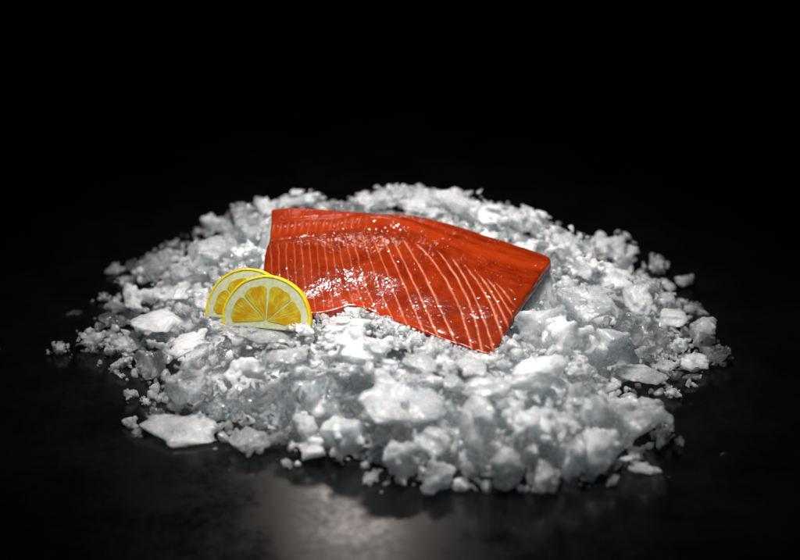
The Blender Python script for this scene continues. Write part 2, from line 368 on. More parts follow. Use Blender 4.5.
def pulp_mat(name, lo, hi):
    m, N, L, B = new_mat(name)
    tc = N.new('ShaderNodeTexCoord'); sx = N.new('ShaderNodeSeparateXYZ'); L.new(tc.outputs['Object'], sx.inputs[0])
    an = N.new('ShaderNodeMath'); an.operation = 'ARCTAN2'; L.new(sx.outputs['Y'], an.inputs[0]); L.new(sx.outputs['X'], an.inputs[1])
    ra = N.new('ShaderNodeVectorMath'); ra.operation = 'LENGTH'; L.new(tc.outputs['Object'], ra.inputs[0])
    cx = N.new('ShaderNodeCombineXYZ'); a2 = N.new('ShaderNodeMath'); a2.operation = 'MULTIPLY'; L.new(an.outputs[0], a2.inputs[0]); a2.inputs[1].default_value = 14.0
    r2 = N.new('ShaderNodeMath'); r2.operation = 'MULTIPLY'; L.new(ra.outputs['Value'], r2.inputs[0]); r2.inputs[1].default_value = 130.0
    L.new(a2.outputs[0], cx.inputs[0]); L.new(r2.outputs[0], cx.inputs[1])
    vo = tex(N, L, 'ShaderNodeTexVoronoi', cx.outputs[0], 1.0)
    cc = ramp(N, L, vo.outputs['Distance'], [(0.0, (*lo, 1)), (0.75, (*hi, 1))]); L.new(cc.outputs[0], B.inputs['Base Color'])
    nv = tex(N, L, 'ShaderNodeTexNoise', tc.outputs['Object'], 110.0, Detail=3.0); nf = ramp(N, L, nv.outputs['Fac'], [(0.42, g(0)), (0.62, g(1))])
    xm = N.new('ShaderNodeMix'); xm.data_type = 'RGBA'; L.new(nf.outputs[0], xm.inputs['Factor']); L.new(cc.outputs[0], xm.inputs[6]); xm.inputs[7].default_value = (0.66, 0.38, 0.014, 1); L.new(xm.outputs[2], B.inputs['Base Color'])
    B.inputs['Coat Weight'].default_value = 0.6; B.inputs['Coat Roughness'].default_value = 0.08
    B.inputs['Roughness'].default_value = 0.22; B.inputs['Subsurface Weight'].default_value = 0.6; B.inputs['Subsurface Radius'].default_value = (1, .7, .1); B.inputs['Subsurface Scale'].default_value = 0.006
    B.inputs['Transmission Weight'].default_value = 0.12; B.inputs['IOR'].default_value = 1.35
    bb = N.new('ShaderNodeBump'); bb.inputs['Distance'].default_value = 0.0005; bb.inputs['Strength'].default_value = 0.45; L.new(vo.outputs['Distance'], bb.inputs['Height']); L.new(bb.outputs[0], B.inputs['Normal'])
    return m
PULP = pulp_mat('lemon_pulp', (0.58, 0.42, 0.010), (0.78, 0.62, 0.07))

CHORD = -0.16          # how far below the centre the slice is cut, in radii
def solid_outline(name, front, z0, z1, mat, parent, R=1.0, bev=0.0006):
    bm = bmesh.new(); vs = [bm.verts.new((x, y, z0)) for x, y in front]; f = bm.faces.new(vs)
    ex = bmesh.ops.extrude_face_region(bm, geom=[f]); nv = [e for e in ex['geom'] if isinstance(e, bmesh.types.BMVert)]
    for q_ in nv: q_.co.z = z1
    bmesh.ops.recalc_face_normals(bm, faces=bm.faces)
    ed_ = [e for e in bm.edges if len(e.link_faces) == 2 and e.calc_face_angle(0) > 0.8]
    bmesh.ops.bevel(bm, geom=ed_, offset=bev, segments=2, affect='EDGES', profile=0.5)
    bmesh.ops.triangulate(bm, faces=[f_ for f_ in bm.faces if len(f_.verts) > 4])
    me = bpy.data.meshes.new(name); bm.to_mesh(me); bm.free()
    for p in me.polygons: p.use_smooth = abs(p.normal.z) < 0.9
    return mesh_obj(name, me, mat, parent)
def arc_shape(r, wob, chord=CHORD, n=90, seed=0):
    a0 = math.asin(chord/r*WR); pts = []
    for i in range(n+1):
        a_ = a0+(math.pi-2*a0)*i/n
        rr_ = r*(1+wob*noise.noise(Vector((math.cos(a_)*2.2, math.sin(a_)*2.2, seed))))
        pts.append((rr_*math.cos(a_), rr_*math.sin(a_)))
    return pts
WR = 0.0375
def lemon(label, loc, rot, cuts, seed):
    e = bpy.data.objects.new('lemon_slice', None); COL.objects.link(e); tag(e, label, 'lemon slice', 'lemon slices propped in the ice')
    T = 0.0072
    # rind: thick ring strip
    out = arc_shape(WR, 0.02, seed=seed); inn = arc_shape(WR*0.94, 0.02, chord=CHORD, seed=seed)
    solid_outline('rind', out+inn[::-1], -T/2, T/2, RIND, e, bev=0.0007)
    p_out = [(x*0.999, y*0.999) for x, y in inn]
    solid_outline('pith', p_out, -T/2+0.0003, T/2-0.0004, PITH, e, bev=0.0003)
    for a0, a1 in cuts:
        g0, g1 = math.radians(a0+0.3), math.radians(a1-0.3); rm = WR*0.79; r_in = WR*0.035
        pts = []
        n = 18
        mid = (g0+g1)/2
        for i in range(n+1):
            a_ = g0+(g1-g0)*i/n; t = abs(2*i/n-1)
            rr_ = rm*(1-0.10*t**5)*(1+0.05*noise.noise(Vector((a_*5, seed, 1))))
            pts.append((rr_*math.cos(a_), rr_*math.sin(a_)))
        pts.append((r_in*math.cos(g1)*0+r_in*math.cos(mid+0.25), r_in*math.sin(mid+0.25))); pts.append((r_in*math.cos(mid-0.25), r_in*math.sin(mid-0.25)))
        pts = [(x, max(y, CHORD*WR+0.0008)) for x, y in pts]
        solid_outline('pulp_segment', pts, -T/2+0.0001, T/2-0.0002, PULP, e, bev=0.0001)
    e.location = loc; e.rotation_euler = rot
    return e
def slice_at(px, py, z): return at_z(px, py, z)
LZ = 0.060
p1 = at_z(267, 321, LZ)
lem1 = lemon('front half round lemon slice, its cut face turned to the viewer', p1.tolist(), (math.radians(66), 0.0, math.radians(-11)), [(-8, 42), (44, 88), (92, 137), (139, 188)], 1.0)
p2 = at_z(249, 315, LZ+0.001)+np.array([-0.002, 0.012, -0.005])
lem2 = lemon('rear half round lemon slice, mostly hidden behind the other one, paler face', p2.tolist(), (math.radians(62), math.radians(-3), math.radians(-18)), [(-8, 42), (44, 88), (92, 137), (139, 188)], 5.0)
LPOLY = [(204, 312), (212, 292), (228, 275), (246, 268), (266, 269), (285, 275), (300, 289), (311, 308), (313, 318), (290, 321), (262, 319), (222, 313)]
lem_shapes = []
for e in (lem1, lem2):
    M = Matrix.LocRotScale(e.location, e.rotation_euler, None)
    lem_shapes.append((np.array(M.translation), np.array(M.col[2][:3])))

# ------------------------------------------------------------------ the heap
def W(px, py, z=0.0, dx=0.0, dy=0.0):
    p = at_z(px, py, z); return (p[0]+dx, p[1]+dy)
HEAP = [W(84, 352), W(120, 366), W(150, 392), W(150, 430), W(200, 440), W(240, 448), W(300, 458), W(360, 466), W(400, 482), W(450, 488), W(520, 492), W(580, 488),
        W(640, 462), W(662, 438), W(650, 400), W(690, 376), W(722, 362), W(716, 335), W(700, 312), W(668, 292), W(650, 268, 0.012, 0, 0.01),
        W(610, 240, 0.02, 0, .02), W(565, 215, 0.035, 0, .04), W(510, 196, 0.05, 0, .06), W(440, 190, 0.055, 0, .07), W(375, 188, 0.055, 0, .08),
        W(330, 198, 0.05, 0, .08), W(275, 197, 0.045, 0, .08), W(235, 210, 0.03, 0, .06), W(186, 232, 0.014, 0, 0.04), W(140, 262, 0.006, 0, 0.01), W(118, 285), W(108, 315)]
PXM = 0.00087
def heap_h(x, y):
    x = np.asarray(x, float); y = np.asarray(y, float)
    ins = inside_np(HEAP, x, y); d = polydist(HEAP, x, y)
    a_ = np.arctan2(y, x)                                        # -pi/2 front
    front = np.clip(-np.sin(a_), 0, 1); left = np.clip(-np.cos(a_), 0, 1); right = np.clip(np.cos(a_), 0, 1); back = np.clip(np.sin(a_), 0, 1)
    sc = (front**2*0.055+left**2*0.10+right**2*0.075+back**2*0.058)
    h = 0.068*(1-np.exp(-(d/sc)**1.15))
    h = h*(1+0.18*fbm(x*14, y*14, 3, 77))
    zf = FP[2]+(y-FP[1])*math.tan(TILT)
    qd_ = np.stack([x, y, zf], -1)-CAM; kk = qd_@FWD; qx = 400+F*(qd_@RIGHT)/kk; qy = 280-F*(qd_@UP)/kk
    de = np.where(inside_np(FPOLY, qx, qy), 0, polydist(FPOLY, qx, qy))*PXM
    h = np.maximum(h, np.minimum(zf, 0.10)-0.009-0.40*de-2.5*np.maximum(de-0.008, 0))
    h = h+0.016*np.exp(-((x-p1[0]+0.004)/0.055)**2-((y-p1[1]+0.012)/0.034)**2)
    return np.where(ins, h, 0.0)
def cap(x, y, z, margin=0.013):
    """keep a surface point under the fillet and under the lemon's feet"""
    p = np.array([x, y, z]); px, py = to_px(p)
    hit = inside(FPOLY, px, py) or pd(FPOLY, px, py) < 7
    # vertical test against the slope
    zf = FP[2]+(y-FP[1])*math.tan(TILT)
    q = to_px((x, y, zf))
    if inside(FPOLY, *q) or polydist(FPOLY, [q[0]], [q[1]])[0] < 5: z = min(z, zf-margin)
    elif hit and above_plane(p) > -0.004:
        for _ in range(20):
            z -= 0.003; px, py = to_px((x, y, z))
            if not inside(FPOLY, px, py): break
    px, py = to_px((x, y, z))
    if inside(LPOLY, px, py) and y < p1[1]+0.004:
        for _ in range(20):
            z -= 0.002; px, py = to_px((x, y, z))
            if not inside(LPOLY, px, py): break
    return z

# ---- ice shapes
def hull_pts(n, sc, jitter=0.0):
    bm = bmesh.new()
    for _ in range(n):
        d_ = Vector((random.gauss(0, 1), random.gauss(0, 1), random.gauss(0, 1))).normalized()*random.uniform(0.8, 1.0)
        bm.verts.new((d_.x*sc[0], d_.y*sc[1], d_.z*sc[2]))
    r_ = bmesh.ops.convex_hull(bm, input=bm.verts)
    junk = [x for x in r_['geom_interior'] if isinstance(x, bmesh.types.BMVert)]
    bmesh.ops.delete(bm, geom=junk, context='VERTS')
    return bm
def join_bm(parts):
    bm = bmesh.new()
    for p, M in parts:
        t = bpy.data.meshes.new('t'); p.to_mesh(t); t.transform(M); bm.from_mesh(t); bpy.data.meshes.remove(t); p.free()
    return bm
def rand_rot(): return Matrix.Rotation(random.uniform(0, 6.28), 4, Vector((random.gauss(0, 1), random.gauss(0, 1), random.gauss(0, 1))).normalized())
def ice_mesh(kind, seed, vox=0.062):
    random.seed(seed); parts = []
    if kind == 'jagged':
        for _ in range(7):
            s = random.uniform(0.35, 0.75)
            parts.append((hull_pts(11, (s, s*random.uniform(.5, .9), s*random.uniform(.35, .8))), Matrix.Translation((random.uniform(-.42, .42), random.uniform(-.42, .42), random.uniform(-.25, .25))) @ rand_rot()))
        am = (0.04, 0.04)
    elif kind == 'rounded':
        parts.append((hull_pts(15, (0.95, 0.85, 0.75)), Matrix.Identity(4)))
        for _ in range(6): parts.append((hull_pts(14, (.42, .4, .35)), Matrix.Translation((random.uniform(-.5, .5), random.uniform(-.5, .5), random.uniform(-.3, .3))) @ rand_rot()))
        am = (0.06, 0.04)
    elif kind == 'flat':
        parts.append((hull_pts(13, (1.0, 0.8, 0.30)), Matrix.Rotation(random.uniform(-.15, .15), 4, 'X')))
        parts.append((hull_pts(11, (0.7, 0.6, 0.26)), Matrix.Translation((random.uniform(-.3, .3), random.uniform(-.3, .3), random.uniform(-.15, .15))) @ Matrix.Rotation(random.uniform(-.4, .4), 4, 'X')))
        am = (0.03, 0.02)
    elif kind == 'blocky':
        parts.append((hull_pts(9, (1.0, 0.85, 0.75)), Matrix.Identity(4)))
        parts.append((hull_pts(8, (0.7, 0.6, 0.6)), Matrix.Translation((random.uniform(-.3, .3), random.uniform(-.3, .3), 0)) @ rand_rot()))
        am = (0.03, 0.02)
    elif kind == 'granular':
        parts.append((hull_pts(20, (0.7, 0.62, 0.5)), Matrix.Identity(4)))
        for _ in range(46):
            d_ = Vector((random.gauss(0, 1), random.gauss(0, 1), random.gauss(0, 1))).normalized(); s = random.uniform(.12, .28)
            parts.append((hull_pts(9, (s, s*.8, s*.5)), Matrix.Translation((d_.x*.72, d_.y*.66, d_.z*.52)) @ rand_rot()))
        am = (0.05, 0.05); vox *= 0.75
    elif kind == 'shard':
        parts.append((hull_pts(8, (1.0, 0.45, 0.28)), Matrix.Identity(4)))
        parts.append((hull_pts(8, (0.6, 0.45, 0.25)), Matrix.Translation((.2, .1, .05)) @ rand_rot()))
        am = (0.03, 0.03)
    if kind in ('rounded', 'flat', 'blocky', 'jagged', 'shard'):
        fz = {'flat': .26, 'shard': .25, 'rounded': .7, 'blocky': .65, 'jagged': .5}[kind]; fy = .45 if kind == 'shard' else .75
        for _ in range(9):
            d_ = Vector((random.gauss(0, 1), random.gauss(0, 1), random.gauss(0, 1))).normalized(); s = random.uniform(.16, .30)
            parts.append((hull_pts(9, (s, s*.8, s*.6)), Matrix.Translation((d_.x*.66, d_.y*fy*.85, d_.z*fz*.85)) @ rand_rot()))
    bm = join_bm(parts); t = bpy.data.meshes.new('t'); bm.to_mesh(t); bm.free()
    o = bpy.data.objects.new('t', t); COL.objects.link(o)
    md = o.modifiers.new('r', 'REMESH'); md.mode = 'VOXEL'; md.voxel_size = vox
    dg = bpy.context.evaluated_depsgraph_get(); me = bpy.data.meshes.new_from_object(o.evaluated_get(dg))
    bpy.data.objects.remove(o); bpy.data.meshes.remove(t)
    me.update()
    sd = Vector((seed*3.1, seed*1.7, 0))
    nr_ = [v_.normal.copy() for v_ in me.vertices]
    for v_, n_ in zip(me.vertices, nr_):
        q_ = v_.co
        a_ = noise.noise(q_*1.9+sd)*am[0]*1.4
        b2_ = noise.cell(q_*4.5+sd)*am[1]*0.0+(noise.voronoi(q_*3.4+sd)[0][0]-0.3)*-am[1]*1.6
        c_ = noise.noise(q_*8+sd)*0.018+noise.noise(q_*16+sd)*0.016
        v_.co = q_+n_*(a_+b2_+c_)
    for p_ in me.polygons: p_.use_smooth = True
    me.name = 'ice_'+kind
    return me
POOL = {}
sd = 11
for kind, n in (('jagged', 6), ('rounded', 4), ('flat', 4), ('blocky', 4), ('granular', 5), ('shard', 3)):
    POOL[kind] = []
    for _ in range(n):
        sd += 1; POOL[kind].append(ice_mesh(kind, sd))
MATS = {'frosted': ICE, 'clear': ICE_CLEAR, 'snowy': ICE_SNOW}
MESHMAT = {}
def pool_mesh(kind, i, mat):
    key = (kind, i % len(POOL[kind]), mat)
    if key not in MESHMAT:
        me_ = POOL[kind][key[1]].copy(); me_.materials.clear(); me_.materials.append(MATS[mat]); MESHMAT[key] = me_
    return MESHMAT[key]

placed = []      # (x, y, r)
def put_ice(kind, i, mat, loc, scale, rot, label, group, name='ice_piece'):
    o = bpy.data.objects.new(name, pool_mesh(kind, i, mat)); COL.objects.link(o)
    o.location = loc; o.scale = scale; o.rotation_euler = rot
    tag(o, label, 'ice piece', group); return o

PXM = 0.00087
# px centre, px width, px height, how deep front-to-back (x width), kind, finish, label, short name used in its neighbours' labels
LAND = [
 (58, 351, 24, 14, 'granular', 'frosted', 'small grey ice nugget lying on bare table, leftmost of the pieces outside the heap', 'leftmost stray nugget'),
 (93, 342, 34, 27, 'granular', 'frosted', 'frosty ice nugget at the left tip of the heap, larger of the two outlying nuggets', 'left tip nugget'),
 (73, 313, 17, 7, 'shard', 'clear', 'thin ice sliver alone on the black table above the leftmost nugget', None),
 (115, 271, 22, 13, 'rounded', 'frosted', 'smooth oval ice pebble detached from the upper left edge of the heap', 'upper left pebble'),
 (142, 296, 44, 30, 'jagged', 'frosted', 'broad grey ice lump forming the upper left shoulder of the heap', 'broad upper left lump'),
 (180, 431, 80, 34, 'flat', 'frosted', 'long flat oval ice slab at the lower left edge of the heap', 'long lower left slab'),
 (249, 443, 46, 32, 'flat', 'frosted', 'wedge shaped ice piece pointing at the viewer, right of the long flat slab', 'lower left wedge'),
 (189, 386, 58, 54, 'granular', 'frosted', 'large jagged frosty ice chunk above the long flat slab at lower left', 'large jagged chunk'),
 (245, 372, 44, 28, 'jagged', 'snowy', 'tilted flattish white ice plate below the lemon slices', 'white plate'),
 (284, 357, 58, 34, 'granular', 'frosted', 'crumbly ice bank in the shade below the front lemon slice', None),
 (276, 405, 48, 40, 'jagged', 'clear', 'glassy broken ice chunk with dark hollow right of the large jagged chunk', None),
 (684, 285, 20, 15, 'blocky', 'frosted', 'small ice cube shaped bit lying apart beyond the right end of the heap', 'stray right bit'),
 (693, 362, 32, 20, 'rounded', 'snowy', 'bright smooth white ice pebble near the right tip of the heap', 'white right pebble'),
 (717, 361, 32, 22, 'granular', 'clear', 'rough clear ice bit forming the very right tip of the heap', 'right tip'),
 (401, 470, 38, 46, 'rounded', 'frosted', 'rounded standing ice knob at the front edge, left of the glassy ball', 'standing front knob'),
 (434, 481, 38, 38, 'rounded', 'clear', 'glassy round ice ball at the front edge of the heap', 'glassy front ball'),
 (404, 399, 88, 60, 'rounded', 'snowy', 'big bright white ice boulder in front of the fillet', 'big white boulder'),
 (470, 427, 54, 66, 'jagged', 'frosted', 'tall white ice chunk with a spike pointing down, right of the big boulder', 'tall spiked chunk'),
 (640, 418, 78, 60, 'blocky', 'frosted', 'large squared ice slab jutting out at the lower right edge', 'large squared slab'),
 (642, 469, 34, 15, 'rounded', 'frosted', 'small finger shaped ice piece lying on the table below the squared slab', 'finger shaped piece'),
 (474, 367, 42, 20, 'flat', 'snowy', 'smooth white ice flake directly under the lower tip of the fillet', 'white flake'),
 (362, 352, 84, 56, 'granular', 'snowy', 'bright snowy ice clump between the lemon and the lower edge of the fillet', 'bright snowy clump'),
 (346, 321, 56, 26, 'granular', 'snowy', 'white crumbly ice tucked under the arched lower edge of the fillet', None),
 (264, 334, 96, 28, 'granular', 'frosted', 'crumbly ice ridge in front of the foot of the lemon slices', None),
 (224, 327, 36, 22, 'jagged', 'frosted', 'small broken ice lump at the left foot of the front lemon slice', None),
 (306, 330, 34, 20, 'granular', 'snowy', 'small white ice lump at the right foot of the front lemon slice', None),
 (342, 438, 48, 48, 'rounded', 'frosted', 'round grey ice ball low in the front, left of the big boulder', 'round grey ball'),
 (395, 434, 40, 36, 'rounded', 'frosted', 'pale ice lump just under the big white boulder', None),
 (540, 425, 80, 60, 'granular', 'frosted', 'wide knobbly ice clump crowning the front right of the heap', 'wide knobbly clump'),
 (598, 455, 46, 50, 'rounded', 'frosted', 'drooping ice lump between the knobbly clump and the squared slab', 'drooping lump'),
 (505, 475, 40, 46, 'rounded', 'frosted', 'melting ice lump at the front edge below the knobbly clump', 'melting front lump'),
 (542, 484, 34, 36, 'rounded', 'frosted', 'melting ice lump at the front edge, nearest the viewer of all', None),
 (606, 352, 48, 48, 'blocky', 'frosted', 'sharp edged grey ice block standing right of the fillet tip', 'sharp edged block'),
 (640, 374, 56, 20, 'flat', 'frosted', 'thin horizontal ice plate at the right, under the heap edge', 'thin right plate'),
 (590, 304, 70, 44, 'blocky', 'frosted', 'big smooth grey ice slab right of the fillet', 'big grey slab'),
 (541, 326, 56, 50, 'blocky', 'frosted', 'tilted bluish ice slab against the right edge of the fillet', 'bluish slab'),
 (516, 352, 34, 28, 'jagged', 'frosted', 'pale ice lump touching the right side of the lower fillet tip', None),
 (560, 291, 34, 32, 'jagged', 'snowy', 'white ice lump wedged against the right end of the fillet', None),
 (568, 247, 62, 46, 'granular', 'snowy', 'fluffy white ice mound beside the upper right corner of the fillet', 'fluffy mound'),
 (612, 248, 56, 38, 'granular', 'frosted', 'blurred lumpy ice piece on the right skyline of the heap', 'right skyline lump'),
 (655, 268, 28, 22, 'granular', 'frosted', 'blurred ice knob where the right skyline meets the table', None),
 (428, 202, 90, 34, 'granular', 'snowy', 'blurred bright ice clump at the top of the heap behind the fillet', 'bright top clump'),
 (490, 214, 60, 30, 'granular', 'snowy', 'blurred white ice clump behind the sloping top edge of the fillet', 'white back clump'),
 (383, 199, 62, 32, 'granular', 'snowy', 'blurred white ice clump left of the clump at the top of the heap', None),
 (464, 205, 58, 32, 'jagged', 'snowy', 'blurred bright ice crag right of the clump at the top of the heap', None),
 (526, 221, 56, 36, 'granular', 'snowy', 'blurred white ice bank above the right part of the fillet', 'white bank above the fillet'),
 (275, 205, 46, 24, 'jagged', 'frosted', 'blurred ice lump just behind the upper left fillet corner, on the skyline', None),
 (254, 228, 48, 34, 'granular', 'frosted', 'blurred crumbly ice lump left of the upper left fillet corner', 'crumbly lump left of the fillet'),
 (247, 252, 40, 28, 'jagged', 'snowy', 'pale ice lump between the rear lemon slice and the left fillet end', None),
 (632, 262, 42, 30, 'jagged', 'frosted', 'blurred ragged ice piece at the right end of the skyline', None),
 (586, 268, 40, 30, 'granular', 'snowy', 'white ice clump between the fluffy mound and the big grey slab', None),
 (344, 206, 26, 16, 'jagged', 'clear', 'dark translucent ice piece in the notch of the skyline behind the fillet', None),
 (300, 200, 50, 24, 'granular', 'frosted', 'blurred ice lump behind the upper left corner of the fillet', 'back left lump'),
 (205, 252, 60, 40, 'jagged', 'frosted', 'blurred pale ice chunk high on the left slope of the heap', 'pale left chunk'),

 (246, 403, 38, 42, 'jagged', 'clear', 'grey glassy ice chunk between the large jagged chunk and a frosty ring', None),
 (312, 389, 44, 38, 'blocky', 'clear', 'glassy squared ice chunk below the right side of the lemon slices', 'glassy squared chunk'),
 (325, 408, 30, 26, 'rounded', 'frosted', 'small rounded pale ice knob tucked under the glassy squared chunk', None),
 (309, 451, 38, 28, 'jagged', 'frosted', 'broken grey ice piece at the front edge left of the round grey ball', None),
 (346, 402, 50, 46, 'jagged', 'clear', 'grey see through ice lump directly left of the big white boulder', None),
 (151, 368, 34, 30, 'blocky', 'clear', 'dark faceted clear ice piece left of the large jagged chunk', 'dark faceted piece'),
 (157, 414, 26, 14, 'granular', 'clear', 'wet clear ice grit cluster above the left end of the long slab', None),
 (410, 366, 70, 34, 'jagged', 'frosted', 'wide rough grey ice jumble just under the lower edge of the fillet', 'rough grey jumble'),
 (486, 388, 54, 30, 'flat', 'frosted', 'tilted grey ice slab right above the tall spiked chunk', 'tilted grey slab'),
 (540, 376, 58, 40, 'blocky', 'frosted', 'bluish broken ice block below right of the fillet tip', 'bluish broken block'),
 (522, 452, 42, 42, 'jagged', 'frosted', 'ragged ice chunk hanging under the left half of the knobbly clump', None),
 (570, 460, 38, 50, 'jagged', 'frosted', 'upright ragged ice chunk left of the drooping lump', None),
 (498, 470, 38, 18, 'flat', 'clear', 'dim flat ice sheet low in the shade right of the glassy ball', None),
 (594, 412, 34, 34, 'flat', 'frosted', 'grey ice leaf leaning on the left side of the squared slab', None),
 (662, 437, 26, 22, 'granular', 'frosted', 'small ice knob at the lower right corner of the squared slab', None),
 (567, 333, 54, 44, 'jagged', 'frosted', 'crumpled white ice chunk between the big grey slab and the sharp block', 'crumpled white chunk'),
 (644, 334, 48, 38, 'granular', 'frosted', 'rough crumbly ice heap left of the stacked right hand pieces', None),
 (697, 330, 38, 30, 'jagged', 'frosted', 'tilted spiky ice piece above the white pebble at right', 'spiky right piece'),
 (670, 317, 38, 20, 'flat', 'frosted', 'flat pale ice piece between the stray bit and the spiky piece', None),
 (666, 366, 32, 24, 'granular', 'snowy', 'frosty white ice piece directly left of the smooth white pebble', None),
 (666, 298, 26, 15, 'blocky', 'frosted', 'small ice bit just below left of the stray bit at right', None),
 (610, 276, 46, 30, 'jagged', 'frosted', 'ragged grey ice lump under the right skyline', None),
 (189, 272, 44, 26, 'rounded', 'frosted', 'smooth pale ice lump on the left slope, below the pale chunk', 'smooth left lump'),
 (157, 322, 54, 24, 'flat', 'frosted', 'layered ice flakes stacked on the left slope', 'layered left flakes'),
 (176, 292, 40, 20, 'shard', 'frosted', 'slanting ice shard between the layered flakes and the smooth lump', None),
 (112, 321, 32, 16, 'flat', 'clear', 'dull grey ice flake above the nugget at the left tip', None),
 (218, 226, 34, 24, 'jagged', 'frosted', 'blurred ice knob on the left skyline above the pale chunk', None),
 (243, 214, 34, 24, 'granular', 'frosted', 'blurred ice knob on the left skyline, right of its look-alike', None),
 (214, 300, 50, 30, 'jagged', 'snowy', 'bright ice crag left of the rear lemon slice', 'bright left crag'),
 (196, 344, 54, 30, 'jagged', 'frosted', 'broad ice crag above the large jagged chunk at lower left', None),
 (628, 328, 38, 32, 'blocky', 'clear', 'clear faceted ice chunk between the big grey slab and the right tip', None),
 (585, 396, 40, 30, 'jagged', 'clear', 'glistening clear ice chunk in the dark gap under the sharp edged block', None),
]
anchors = [(258, 300, 'lemon slices'), (489, 350, 'fillet tip'), (552, 258, 'right fillet corner'), (268, 232, 'left fillet end')]
def zfor(px, py, below):
    """height so that a piece seen at this pixel sits on the heap surface"""
    zs = np.linspace(0.11, 0.0, 111); r_ = ray(px, py); pts = CAM+r_[None]*((zs-CAM[2])/r_[2])[:, None]
    gap = zs-heap_h(pts[:, 0], pts[:, 1])-below
    hit = np.nonzero(gap <= 0)[0]
    z = float(zs[hit[0]]) if len(hit) else float(zs[int(np.argmin(gap+np.where(heap_h(pts[:, 0], pts[:, 1]) > 0, 0, 0.02)))])
    return z
def lower_for_occlusion(p, r):
    p = np.array(p, float)
    for _ in range(24):
        bad = False
        for dx, du in ((0, 1), (-.4, .9), (.4, .9), (-.75, .65), (.75, .65), (-1, .2), (1, .2), (0, .4), (-.9, -.3), (.9, -.3), (0, -.4)):
            s = p+RIGHT*dx*r+UP*du*r; q = to_px(s)
            if inside(FPOLY, *q) and polydist(FPOLY, [q[0]], [q[1]])[0] > 2.5 and above_plane(s) > -0.012: bad = True; break
            if inside(LPOLY, *q) and polydist(LPOLY, [q[0]], [q[1]])[0] > 2.0 and s[1] < p2[1]+0.012: bad = True; break
        if not bad: return p
        p[2] -= 0.0025
    return None
for k_, (px, py, w_, h_, kind, mat, label, short) in enumerate(LAND):
    rx = w_*PXM/2*0.98
    ry = rx*random.uniform(0.7, 0.95)
    # apparent height = ry*sin + rz*cos
    rz = max(h_*PXM/2-ry*0.35, h_*PXM/2*0.55)
    z = zfor(px, py, rz*0.6); z = max(z, rz*0.62)
    p = at_z(px, py, z)
    norm = {'flat': (1, .8, .34), 'shard': (1, .5, .3), 'granular': (.95, .9, .75), 'rounded': (1, .9, .8), 'blocky': (1, .85, .75), 'jagged': (.95, .9, .7)}[kind]
    sc = (rx/norm[0], ry/norm[1], rz/norm[2])
    random.seed(500+k_)
    rot = (random.uniform(-.2, .2), random.uniform(-.2, .2), random.uniform(-.35, .35)+(math.pi if random.random() < .5 else 0))
    if kind == 'flat': rot = (random.uniform(.05, .35), random.uniform(-.15, .15), rot[2])
    if px > 490 and pd(FPOLY, px, py) < 34 and not kind == 'granular' and py > 265: p = on_plane(px, py, -rz*0.75-0.002)
    q = lower_for_occlusion(p, (rx+rz)*0.55)
    if q is not None: p = q
    if 'foot of' in label: p = at_z(px, py, 0.059 if px > 290 else 0.053)
    o = put_ice(kind, k_, mat, p.tolist(), sc, rot, label, None)
    vs_ = np.empty(len(o.data.vertices)*3, np.float32); o.data.vertices.foreach_get('co', vs_); vs_ = vs_.reshape(-1, 3)[::5]
    s0 = tuple(o.scale)
    for _ in range(3):                                            # true to the size seen
        M_ = np.array(Matrix.LocRotScale(o.location, o.rotation_euler, o.scale)); wv = vs_@M_[:3, :3].T+M_[:3, 3]
        dq = wv-CAM; kq = dq@FWD; qx = F*(dq@RIGHT)/kq; qy = F*(dq@UP)/kq
        fw, fh = w_/(qx.max()-qx.min()), h_/(qy.max()-qy.min())
        o.scale = (o.scale[0]*fw, o.scale[1]*fw**.5*fh**.5, o.scale[2]*fh)
    o.scale = [min(a_, b2_*2.0) for a_, b2_ in zip(o.scale, s0)]
    lo_ = float(wv[:, 2].min())
    if lo_ < 0.0: o.location.z -= lo_
    o['label'] = label
    placed.append((p[0], p[1], (rx+ry)/2, p[2]))
    if short: anchors.append((px, py, short))

SKX = [90, 115, 180, 225, 262, 300, 340, 375, 440, 500, 560, 620, 660, 700, 740]; SKY_ = [300, 262, 233, 212, 197, 193, 197, 184, 185, 195, 215, 245, 257, 300, 340]
def sky_ok(px, py, rpx): return py-rpx > np.interp(px, SKX, SKY_) or py > 340
def where(px, py):
    best = min(anchors, key=lambda a_: math.hypot(a_[0]-px, (a_[1]-py)*1.4)); dx, dy = px-best[0], (py-best[1])*1.4; d_ = math.hypot(dx, dy)
    if abs(dx) > 2.2*abs(dy): s = 'right of' if dx > 0 else 'left of'
    elif abs(dy) > 2.2*abs(dx): s = 'below' if dy > 0 else 'above'
    else: s = ('below ' if dy > 0 else 'above ')+('right of' if dx > 0 else 'left of')
    return ('close ' if d_ < 30 else 'well ' if d_ > 60 else '')+s+' the '+best[2]

